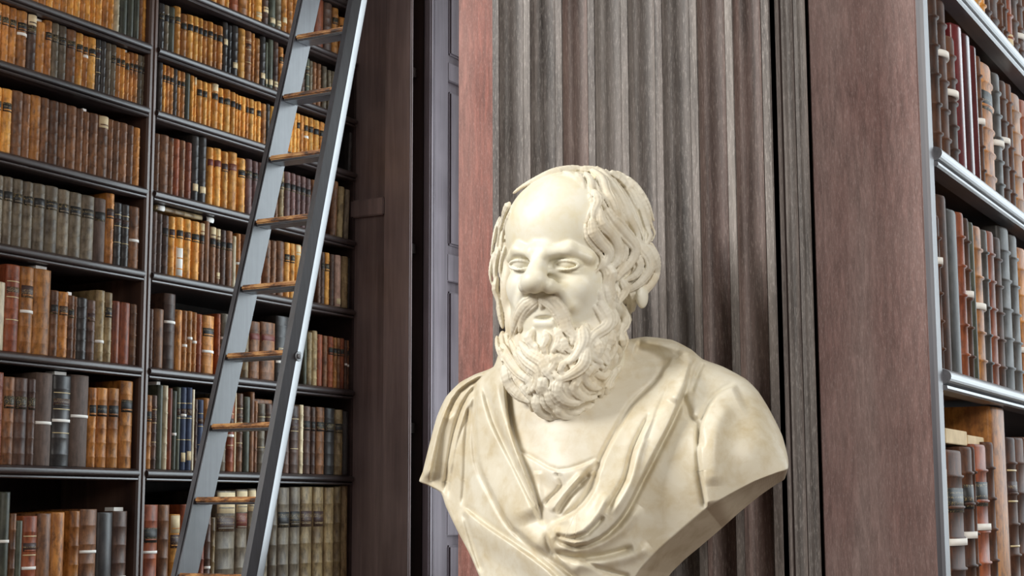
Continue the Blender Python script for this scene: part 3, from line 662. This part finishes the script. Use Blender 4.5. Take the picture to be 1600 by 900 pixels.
BL = [  # beard and moustache
 ([(945, 452), (951, 474), (967, 487), (974, 503), (966, 519), (971, 538), (963, 557)], 9), ([(936, 474), (950, 496), (947, 511), (928, 525), (919, 541), (925, 557), (940, 567)], 9),
 ([(955, 520), (949, 543), (959, 559), (953, 577)], 9), ([(910, 512), (912, 534), (901, 557), (888, 568)], 8), ([(928, 528), (936, 545), (932, 562), (942, 576)], 8),
 ([(917, 546), (911, 570), (892, 586), (874, 592), (867, 582)], 9), ([(879, 592), (873, 610), (884, 626), (902, 630), (911, 622)], 9), ([(906, 590), (897, 607), (911, 621), (931, 621)], 8),
 ([(925, 576), (913, 589), (923, 605), (938, 607)], 8), ([(961, 577), (948, 594), (946, 613), (942, 628)], 8), ([(926, 580), (943, 590), (953, 580)], 6), ([(908, 634), (926, 640), (936, 628)], 7),
 ([(872, 630), (878, 646), (896, 650), (904, 640)], 9), ([(840, 620), (845, 641), (862, 652), (876, 650)], 9), ([(856, 612), (862, 630), (872, 642)], 7), ([(788, 540), (800, 564), (814, 583), (831, 597), (828, 614)], 9),
 ([(794, 570), (800, 598), (814, 618), (829, 627)], 9), ([(811, 550), (828, 567), (843, 581), (841, 597), (833, 611)], 8), ([(815, 536), (829, 554), (847, 566), (853, 579), (865, 594), (860, 608)], 8), ([(862, 556), (869, 567), (861, 579), (850, 586)], 7),
 ([(884, 566), (876, 578), (884, 590)], 6), ([(893, 600), (890, 612), (898, 618)], 5), ([(786, 520), (788, 540), (794, 558)], 7), ([(850, 590), (846, 604), (852, 618)], 7), ([(815, 600), (826, 614), (838, 632)], 7),
 ([(834, 516), (827, 528), (834, 541), (846, 551)], 6.9), ([(868, 516), (876, 527), (871, 540), (862, 552)], 6.9), ([(851, 520), (855, 530), (849, 542), (855, 555)], 6.9), ([(836, 536), (842, 548), (850, 556)], 4), ([(870, 536), (876, 546), (884, 552)], 5), ([(880, 528), (886, 544), (896, 552)], 6),
 ([(930, 600), (922, 614), (928, 628)], 6), ([(950, 540), (944, 556), (950, 568)], 6), ([(962, 540), (966, 556), (960, 572)], 6), ([(890, 570), (902, 578), (914, 574)], 5),
]
ML = [([(856, 466), (872, 478), (882, 496), (888, 514), (897, 526), (894, 538)], 9.5), ([(846, 468), (860, 476), (871, 490), (878, 506), (878, 522)], 8), ([(840, 467), (824, 476), (813, 490), (806, 508), (802, 526), (797, 534)], 9), ([(842, 469), (830, 478), (821, 490), (815, 505), (812, 518)], 7), ([(850, 464), (848, 474), (846, 482)], 6)]
def full(field, L, g, lift, side=.62):
    for pts, r in L:
        p = np.array(pts, float)
        if r >= 7:
            for k in (-1, 1): lock(field, p + np.array([k * r * .95 + rl.uniform(-2, 2), -k * r * .5 + rl.uniform(-3, 3)]), r * g * side, lift - .05)
    for pts, r in L: lock(field, pts, r * g, lift if pts[-1][0] > 800 else .12, 4 if r > 8 else 3)
full(hair, HL, 1.08, .55, .45)
full(beard, BL, 1.06, .30)
for pts, r in ML: lock(beard, pts, r * 1.1, .05, 4, .4)
# the rest of the head of hair, out of the photograph's sight
def back_lock(az, e0, e1, r, wav):
    T = np.linspace(0, 1, 14); e = e0 + (e1 - e0) * T; a = az + wav * np.sin(T * 7 + az * 3)
    c = HF(0, -26, 384); d = np.stack([np.cos(e) * np.sin(a), np.cos(e) * np.cos(a), np.sin(e)], 1)
    q = c + (d[:, :1] * 104) * EL + (d[:, 1:2] * 104) * EF + d[:, 2:3] * 116 * np.array([0, 0, 1.]); n = d[:, :1] * EL + d[:, 1:2] * EF + d[:, 2:3] * np.array([0, 0, 1.])
    lock3(hair, q + n * r * .25, n, r, 3)
for i in range(30):
    az = math.radians(98 + i * 6.0)
    for e0, e1 in ((70, 30), (34, -6), (0, -42)): back_lock(az + rl.uniform(-.04, .04), math.radians(e0 + rl.uniform(-5, 5)), math.radians(e1 + rl.uniform(-5, 5)), 8.5, .11)
tot = smin(smin(face, hair, 1.5), beard, 2.0)
def surface_nets(f):
    s = f < 0
    c = s[:-1, :-1, :-1].astype(np.int8)
    cnt = np.zeros(tuple(n - 1 for n in f.shape), np.int8)
    for i in (0, 1):
        for j in (0, 1):
            for k in (0, 1): cnt += s[i:f.shape[0] - 1 + i, j:f.shape[1] - 1 + j, k:f.shape[2] - 1 + k]
    act = (cnt > 0) & (cnt < 8); ijk = np.argwhere(act); idx = np.full(act.shape, -1, np.int32); idx[act] = np.arange(len(ijk))
    val = {}
    for i in (0, 1):
        for j in (0, 1):
            for k in (0, 1): val[i, j, k] = f[ijk[:, 0] + i, ijk[:, 1] + j, ijk[:, 2] + k]
    acc = np.zeros((len(ijk), 3)); num = np.zeros(len(ijk))
    for a in val:
        for ax in range(3):
            if a[ax] == 0:
                b = list(a); b[ax] = 1; b = tuple(b); va, vb = val[a], val[b]; m = (va < 0) != (vb < 0)
                t = np.where(m, va / np.where(m, va - vb, 1), 0)
                p = np.tile(np.array(a, float), (len(ijk), 1)); p[:, ax] = t
                acc += p * m[:, None]; num += m
    V = lo + H_ * (ijk + acc / num[:, None])
    Q = []
    for ax in range(3):
        sl0 = [slice(None)] * 3; sl1 = [slice(None)] * 3; sl0[ax] = slice(0, -1); sl1[ax] = slice(1, None)
        a, b = s[tuple(sl0)], s[tuple(sl1)]
        e = np.argwhere(a != b); o1, o2 = [(1, 2), (2, 0), (0, 1)][ax]
        ok = (e[:, o1] > 0) & (e[:, o2] > 0) & (e[:, o1] < act.shape[o1]) & (e[:, o2] < act.shape[o2]); e = e[ok]
        flip = s[e[:, 0], e[:, 1], e[:, 2]]
        def at(d1, d2):
            g = e.copy(); g[:, o1] -= d1; g[:, o2] -= d2; return idx[g[:, 0], g[:, 1], g[:, 2]]
        q = np.stack([at(1, 1), at(0, 1), at(0, 0), at(1, 0)], 1); q[~flip] = q[~flip][:, ::-1]; Q.append(q)
    return V, np.concatenate(Q)
V, Q = surface_nets(tot)
Q = Q[(Q >= 0).all(1)]
for _ in range(1):                                              # light smoothing against voxel steps
    acc = np.zeros_like(V); num = np.zeros(len(V))
    for a, b in ((0, 1), (1, 2), (2, 3), (3, 0)):
        np.add.at(acc, Q[:, a], V[Q[:, b]]); np.add.at(num, Q[:, a], 1); np.add.at(acc, Q[:, b], V[Q[:, a]]); np.add.at(num, Q[:, b], 1)
    V = V + .35 * (acc / np.maximum(num, 1)[:, None] - V)
def vnormals(V, Q):
    n = np.cross(V[Q[:, 2]] - V[Q[:, 0]], V[Q[:, 3]] - V[Q[:, 1]]); N = np.zeros_like(V)
    for k in range(4): np.add.at(N, Q[:, k], n)
    return N / (np.linalg.norm(N, axis=1, keepdims=True) + 1e-9)
def sub_mesh(name, V, Q, N, sel, mat, parent, label=None):
    q = Q[sel]; u, inv = np.unique(q, return_inverse=True); q = inv.reshape(q.shape); v = V[u]
    me = bpy.data.meshes.new(name); me.vertices.add(len(v)); me.vertices.foreach_set('co', v.astype(np.float32).ravel())
    me.loops.add(q.size); me.loops.foreach_set('vertex_index', q.astype(np.int32).ravel()); me.polygons.add(len(q))
    me.polygons.foreach_set('loop_start', np.arange(0, q.size, 4, dtype=np.int32)); me.polygons.foreach_set('use_smooth', np.ones(len(q), bool))
    me.update(calc_edges=True); me.validate()
    if len(me.vertices) == len(u): me.normals_split_custom_set_from_vertices(N[u].astype(np.float32).tolist())
    return link(name, me, mat, parent, label)

def marble(name, pale, tan, lo_, hi_, rough=.42):
    t = NT(name); v = t.coords()
    a = t.noise(v, 7.5, 6, .62, .8); b = t.noise(v, 34, 5, .6, .3)
    c = t.ramp(a, [(lo_, pale), (hi_, tan)]); c = t.mix(.40, c, t.ramp(b, [(.35, tan), (.55, pale)]))
    t.bump(t.noise(v, 160, 3), .06, .001)
    t.b.inputs['Subsurface Weight'].default_value = .0; t.b.inputs['Subsurface Radius'].default_value = (.012, .009, .005); t.b.inputs['Subsurface Scale'].default_value = .5
    return t.out(c, rough, .4)
MAT['m_face'] = marble('cream_marble_face', (226, 222, 206), (216, 204, 168), .45, .72)
MAT['m_hair'] = marble('cream_marble_hair', (222, 216, 199), (204, 188, 156), .45, .75, .5)
MAT['m_drape'] = marble('tan_veined_marble', (220, 214, 196), (194, 178, 144), .36, .68)
MAT['m_chest'] = marble('pale_veined_marble', (218, 212, 196), (196, 180, 148), .38, .68)
MAT['m_cut'] = marble('rough_cut_marble', (190, 178, 156), (160, 144, 118), .4, .7, .7)
bust_loc = to_world(P3(930, 1060, -20))
bust = empty('marble_bust', tuple(bust_loc), 'cream marble bust of a bald bearded man in draped robe before the fluted pilaster', 'sculpture')
def rel(q): return to_world(q) - bust_loc
fi = ((V - lo) / H_).round().astype(int); fi = np.clip(fi, 0, [NX - 1, NY - 1, NZ - 1])
ff = np.stack([F_[fi[:, 0], fi[:, 1], fi[:, 2]] for F_ in (face, hair, beard)], 1); cls = np.argmin(ff, 1)[Q[:, 2]]
VW = rel(V); NW = vnormals(VW, Q)
for k, (nm, mt, lb) in enumerate((('head', 'm_face', 'smooth bald head with snub nose and blank eyes'), ('hair', 'm_hair', 'wavy carved locks around the bald crown'), ('beard', 'm_hair', 'long curly carved beard and moustache'))):
    sub_mesh(nm, VW, Q, NW, cls == k, MAT[mt], bust, lb)
del face, hair, beard, base, tot

# ---- shoulders and drapery: relief over a rounded torso, outline taken from the photograph
OUT = [ # x, y, roll-off radius, rim offset to the back edge (dx, dy)
 (783, 545, 14, 0, 0), (771, 573, 16, 0, 0), (742, 585, 22, 0, 0), (718, 598, 24, 0, 0), (697, 620, 24, 0, 0), (683, 650, 22, 0, 0), (672, 690, 18, 0, 0), (661, 735, 12, 0, 0), (655, 752, 5, 4, 2),
 (668, 758, 4, 6, 2), (689, 770, 4, 8, 0), (697, 792, 4, 10, 0), (715, 830, 4, 14, 0), (735, 868, 4, 16, 0), (751, 905, 4, 20, 0), (780, 960, 6, 20, 0), (825, 1015, 8, 10, 4), (900, 1034, 10, 10, 4), (955, 995, 8, 40, 0),
 (982, 922, 4, 52, -4), (1000, 890, 3, 48, 6), (1030, 858, 3, 40, 16), (1060, 832, 3, 34, 22), (1104, 795, 3, 24, 30), (1140, 773, 3, 16, 27), (1180, 752, 3, 8, 22), (1214, 739, 4, 0, 17), (1231, 733, 8, -4, 14),
 (1231, 714, 22, -6, 4), (1222, 680, 34, -6, 0), (1205, 645, 36, 0, 0), (1185, 612, 34, 0, 0), (1165, 592, 30, 0, 0), (1130, 573, 24, 0, 0), (1098, 561, 18, 0, 0), (1080, 546, 16, 0, 0), (1050, 531, 16, 0, 0), (1010, 526, 14, 0, 0), (980, 530, 14, 0, 0), (940, 524, 14, 0, 0), (880, 522, 14, 0, 0), (820, 530, 14, 0, 0)]
CX, CY = 930.0, 735.0
op = np.array(OUT, float); oc = np.vstack([op, op[:1]])
dense = []
for i in range(len(op)):
    p0, p1, p2, p3 = op[i - 1], op[i], op[(i + 1) % len(op)], op[(i + 2) % len(op)]
    for t in np.arange(16) / 16:
        cr = .5 * (2 * p1 + (p2 - p0) * t + (2 * p0 - 5 * p1 + 4 * p2 - p3) * t * t + (3 * p1 - p0 - 3 * p2 + p3) * t ** 3); ln = p1 + (p2 - p1) * t
        dense.append(ln * .45 + cr * .55)
dense = np.array(dense); ang = np.unwrap(np.arctan2(dense[:, 1] - CY, dense[:, 0] - CX))
if ang[-1] < ang[0]: dense = dense[::-1]; ang = ang[::-1]
ang = np.maximum.accumulate(ang)
NT_, NR = 1100, 190
th = ang[0] + np.arange(NT_) / NT_ * 2 * math.pi
ext = np.vstack([dense, dense[:1]]); ea = np.append(ang, ang[0] + 2 * math.pi)
ring = np.stack([np.interp(th, ea, ext[:, k]) for k in range(5)], 1)
rr_ = np.linspace(0, 1, NR) ** .9
RX = CX + (ring[:, 0] - CX)[None, :] * rr_[:, None]; RY = CY + (ring[:, 1] - CY)[None, :] * rr_[:, None]
dist = np.hypot(ring[:, 0] - CX, ring[:, 1] - CY)[None, :] * (1 - rr_)[:, None]
CP = np.array([(785, 560, -28), (760, 590, -52), (740, 600, -68), (690, 660, -104), (664, 740, -124), (690, 760, -106), (720, 830, -62), (750, 900, -24), (790, 700, 8), (800, 800, 44), (820, 900, 52), (730, 720, -52),
 (850, 640, 62), (880, 700, 88), (880, 760, 102), (880, 830, 112), (880, 900, 106), (880, 1020, 60), (960, 620, 52), (985, 560, 2), (1000, 530, -30), (900, 540, 0), (840, 545, -10), (1000, 650, 78), (980, 720, 104), (960, 800, 114), (975, 880, 104),
 (1060, 560, 14), (1060, 650, 90), (1060, 750, 120), (1040, 830, 110), (1120, 590, 40), (1120, 680, 118), (1110, 770, 122), (1175, 620, 62), (1180, 700, 116), (1170, 750, 118), (1215, 680, 80), (1228, 730, 92), (940, 980, 80), (800, 970, 40)], float)
def tps(CP, x, y):
    def U(r2): return np.where(r2 > 1e-9, r2 * np.log(r2 + 1e-9), 0)
    n = len(CP); K = U((CP[:, None, 0] - CP[None, :, 0]) ** 2 + (CP[:, None, 1] - CP[None, :, 1]) ** 2) / 1e4; Pm = np.hstack([np.ones((n, 1)), CP[:, :2] / 100])
    A = np.vstack([np.hstack([K + np.eye(n) * .3, Pm]), np.hstack([Pm.T, np.zeros((3, 3))])]); w = np.linalg.solve(A, np.append(CP[:, 2], np.zeros(3)))
    out = w[n] + w[n + 1] * x / 100 + w[n + 2] * y / 100
    for i in range(n): out = out + w[i] * U((x - CP[i, 0]) ** 2 + (y - CP[i, 1]) ** 2) / 1e4
    return out
HV = tps(CP, RX, RY)
def pdist(pts):
    """distance, signed side (+ on the left of travel in the picture) and position along a traced line"""
    p = smooth_path(pts, 14.0); best = np.full(RX.shape, 1e9); side = np.zeros(RX.shape); along = np.zeros(RX.shape)
    L = np.append(0, np.cumsum(np.hypot(*(p[1:] - p[:-1]).T))); 
    for i in range(len(p) - 1):
        a, b = p[i], p[i + 1]; ab = b - a; l2 = ab @ ab + 1e-9; t = np.clip(((RX - a[0]) * ab[0] + (RY - a[1]) * ab[1]) / l2, 0, 1)
        dx, dy = RX - a[0] - ab[0] * t, RY - a[1] - ab[1] * t; d = np.hypot(dx, dy); m = d < best
        best = np.where(m, d, best); side = np.where(m, np.sign(ab[0] * dy - ab[1] * dx), side); along = np.where(m, (L[i] + t * math.sqrt(l2)) / L[-1], along)
    return best, side, along
def sm(x): x = np.clip(x, 0, 1); return x * x * (3 - 2 * x)
def groove(pts, w, h, fade=.12):
    global HV
    d, s_, al = pdist(pts); e = sm(np.minimum(al, 1 - al) / fade + .15); HV = HV - 1.35 * h * np.exp(-(d / w) ** 2) * e
def ridge(pts, w, h, fade=.15): groove(pts, w, -h, fade)
def fold(pts, side, h, w, reach, fade=.1):
    """cloth overlapping along a line: raised on one side, dropping sharply across it and easing off within reach"""
    global HV
    d, s_, al = pdist(pts); sd = d * s_ * side; e = sm(np.minimum(al, 1 - al) / fade + .05)
    h = h * 1.35; w = w * .8; HV = HV + e * h * sm((sd + w) / (2 * w)) * (1 - sm((sd - w) / reach))
    HV = HV - e * h * .35 * np.exp(-((sd + w * 1.4) / (w * 1.6)) ** 2)
L_IN = [(787, 549), (789, 585), (792, 625), (797, 665), (809, 705), (827, 753), (848, 812)]
R_IN = [(1040, 560), (1033, 589), (1012, 612), (989, 634), (963, 678), (941, 722), (927, 765), (900, 800), (862, 820)]
R_OUT = [(1092, 556), (1078, 572), (1072, 600), (1052, 651), (1029, 697), (1002, 750), (972, 806), (937, 840), (898, 852), (866, 838)]
# side: +1 = the right-hand side of travel in the picture (y runs down)
fold(L_IN, 1, 15, 3.0, 60); fold(R_IN, -1, 13, 4.0, 70); fold(R_OUT, 1, 18, 3.5, 62)
groove([(755, 600), (769, 651), (787, 691), (809, 735), (835, 789), (853, 822)], 5, 9); ridge([(772, 580), (782, 640), (800, 694), (822, 745), (843, 795)], 9, 7)
fold([(748, 588), (743, 647), (748, 722), (769, 771), (800, 824), (853, 874)], -1, 11, 3.5, 46)
groove([(732, 633), (728, 690), (726, 749), (722, 793)], 4, 6); fold([(722, 791), (756, 819), (809, 855), (856, 890), (880, 915)], 1, 9, 3.5, 40)
groove([(724, 800), (735, 840), (753, 895)], 4, 6); ridge([(700, 640), (682, 690), (668, 748)], 9, 9)
fold([(760, 583), (716, 611), (693, 656), (681, 700), (671, 758)], 1, 10, 3, 22); groove([(748, 597), (724, 633), (707, 687), (694, 774)], 4, 8); groove([(735, 630), (713, 700), (701, 780)], 3, 4); ridge([(742, 610), (718, 670), (703, 740)], 6, 5)
fold([(809, 704), (840, 722), (871, 737), (907, 729), (935, 716)], 1, 5, 2.5, 30); groove([(867, 737), (878, 758), (849, 789)], 4, 5); groove([(924, 740), (889, 776), (871, 806)], 4, 7); ridge([(912, 738), (880, 772), (860, 800)], 5, 6); groove([(936, 722), (912, 745), (905, 760)], 4, 4); ridge([(840, 735), (842, 765), (845, 790)], 6, 3)
groove([(1016, 645), (989, 700), (976, 749), (945, 802)], 4.5, 7); ridge([(1026, 640), (1000, 700), (985, 755), (955, 806)], 6, 5); groove([(1046, 600), (1022, 655), (1008, 690)], 4, 3)
ridge([(1060, 545), (1074, 560), (1070, 590), (1050, 630)], 12, 8); ridge([(1000, 534), (1030, 536), (1062, 545), (1086, 556)], 8, 10); groove([(990, 545), (1020, 556), (1045, 572)], 12, 12)
# gathered knot and sweeping folds below the breast
ridge([(855, 822), (880, 834), (910, 828), (935, 800), (950, 770)], 8, 8); groove([(868, 834), (890, 842), (918, 834), (944, 806)], 3.5, 8); ridge([(866, 848), (895, 858), (935, 850), (972, 828), (1000, 790)], 8, 7); groove([(862, 862), (900, 872), (945, 868), (990, 855)], 5, 9)
ridge([(890, 884), (940, 880), (990, 868), (1016, 852)], 9, 6); fold([(853, 830), (870, 870), (910, 910), (950, 940)], -1, 8, 3.5, 40); groove([(905, 872), (935, 888), (985, 902)], 4, 6); groove([(800, 826), (850, 868), (905, 905)], 4, 5)
# sleeve
fold([(1152, 600), (1119, 619), (1101, 651), (1093, 687), (1096, 740), (1105, 796)], -1, 10, 3.5, 60, .06); groove([(1066, 614), (1078, 650), (1091, 668), (1094, 700)], 5, 7); ridge([(1088, 590), (1086, 630), (1090, 655)], 8, 5); groove([(1100, 566), (1088, 590), (1080, 615)], 4, 6); ridge([(1140, 630), (1122, 660), (1116, 700), (1118, 760)], 14, 5)
roll = ring[:, 2][None, :]; k_ = np.clip(1 - dist / roll, 0, 1); HV = HV - roll * 1.25 * (1 - np.sqrt(np.maximum(0, 1 - k_ ** 2)))
FRONT = P3(RX, RY, HV)                                       # NR x NT_ x 3
vid = np.arange(NR * NT_).reshape(NR, NT_); nx_ = np.roll(vid, -1, 1)
TQ = np.stack([vid[:-1], vid[1:], nx_[1:], nx_[:-1]], -1).reshape(-1, 4)
TV = rel(FRONT.reshape(-1, 3)); TN = vnormals(TV, TQ)
if (TN[NT_ * 60:NT_ * 61] @ -NB).mean() < 0: TQ = TQ[:, ::-1]; TN = -TN
cx_ = RX[:-1].reshape(-1); cy_ = RY[:-1].reshape(-1)
poly = [(787, 549)] + L_IN[1:] + R_IN[::-1][1:] + [(1010, 545), (940, 520), (850, 520)]
ins = np.zeros(len(cx_), bool)
for i in range(len(poly)):
    (x1, y1), (x2, y2) = poly[i], poly[(i + 1) % len(poly)]
    c = ((y1 > cy_) != (y2 > cy_)) & (cx_ < (x2 - x1) * (cy_ - y1) / (y2 - y1 + 1e-9) + x1); ins ^= c
sub_mesh('drapery', TV, TQ, TN, ~ins, MAT['m_drape'], bust, 'robe with heavy folds crossing from both shoulders')
sub_mesh('chest', TV, TQ, TN, ins, MAT['m_chest'], bust, 'bare chest and tunic edge under the beard')
# cut rim, running back from the front edge, and closed back
e0 = FRONT[-1]; vb = HV[-1] - np.where(np.abs(ring[:, 3]) + np.abs(ring[:, 4]) > 0, 78, 60)
e2 = P3(ring[:, 0] + ring[:, 3], ring[:, 1] + ring[:, 4], vb); e1 = e0 * .5 + e2 * .5
bc = P3(np.array([CX + 20.]), np.array([CY]), np.array([-40.]))
RV = np.concatenate([e0, e1, e2, bc]); a_ = np.arange(NT_); b_ = np.roll(a_, -1)
RQ = np.concatenate([np.stack([a_ + k * NT_, b_ + k * NT_, b_ + (k + 1) * NT_, a_ + (k + 1) * NT_], 1) for k in (0, 1)])
me = mesh('cut_back', rel(RV), [tuple(q) for q in RQ] + [(int(a) + 2 * NT_, int(b) + 2 * NT_, 3 * NT_) for a, b in zip(a_, b_)])
bm = bmesh.new(); bm.from_mesh(me); bmesh.ops.recalc_face_normals(bm, faces=bm.faces[:]); bm.to_mesh(me); bm.free()
link('cut_back', me, MAT['m_cut'], bust, 'rough dark underside where the bust is cut')
# socle under the bust and the pedestal it stands on, both below the frame
def lathe(prof, n=40):
    vs = [(r * math.cos(a), r * math.sin(a), z) for r, z in prof for a in np.linspace(0, 2 * math.pi, n, endpoint=False)]
    fs = [(i * n + j, i * n + (j + 1) % n, (i + 1) * n + (j + 1) % n, (i + 1) * n + j) for i in range(len(prof) - 1) for j in range(n)] + [tuple(range(n - 1, -1, -1)), tuple(range((len(prof) - 1) * n, len(prof) * n))]
    return vs, fs
vs, fs = lathe([(.12, -.12), (.12, -.095), (.105, -.085), (.07, -.05), (.06, -.02), (.075, .02), (.08, .06)])
link('socle', mesh('socle', vs, fs, True), MAT['m_drape'], bust)
zb = float(bust_loc[2]) - .12
ped = empty('pedestal', (float(bust_loc[0]), float(bust_loc[1]), 0), 'wooden pedestal under the marble bust, below the frame', 'pedestal')
for nm, a, z0, z1 in (('plinth', .19, 0, .12), ('shaft', .15, .12, zb - .06), ('cap', .18, zb - .06, zb)):
    link(nm, box_mesh(nm, -a, a, -a, a, z0, z1, .008), MAT['panel'], ped)
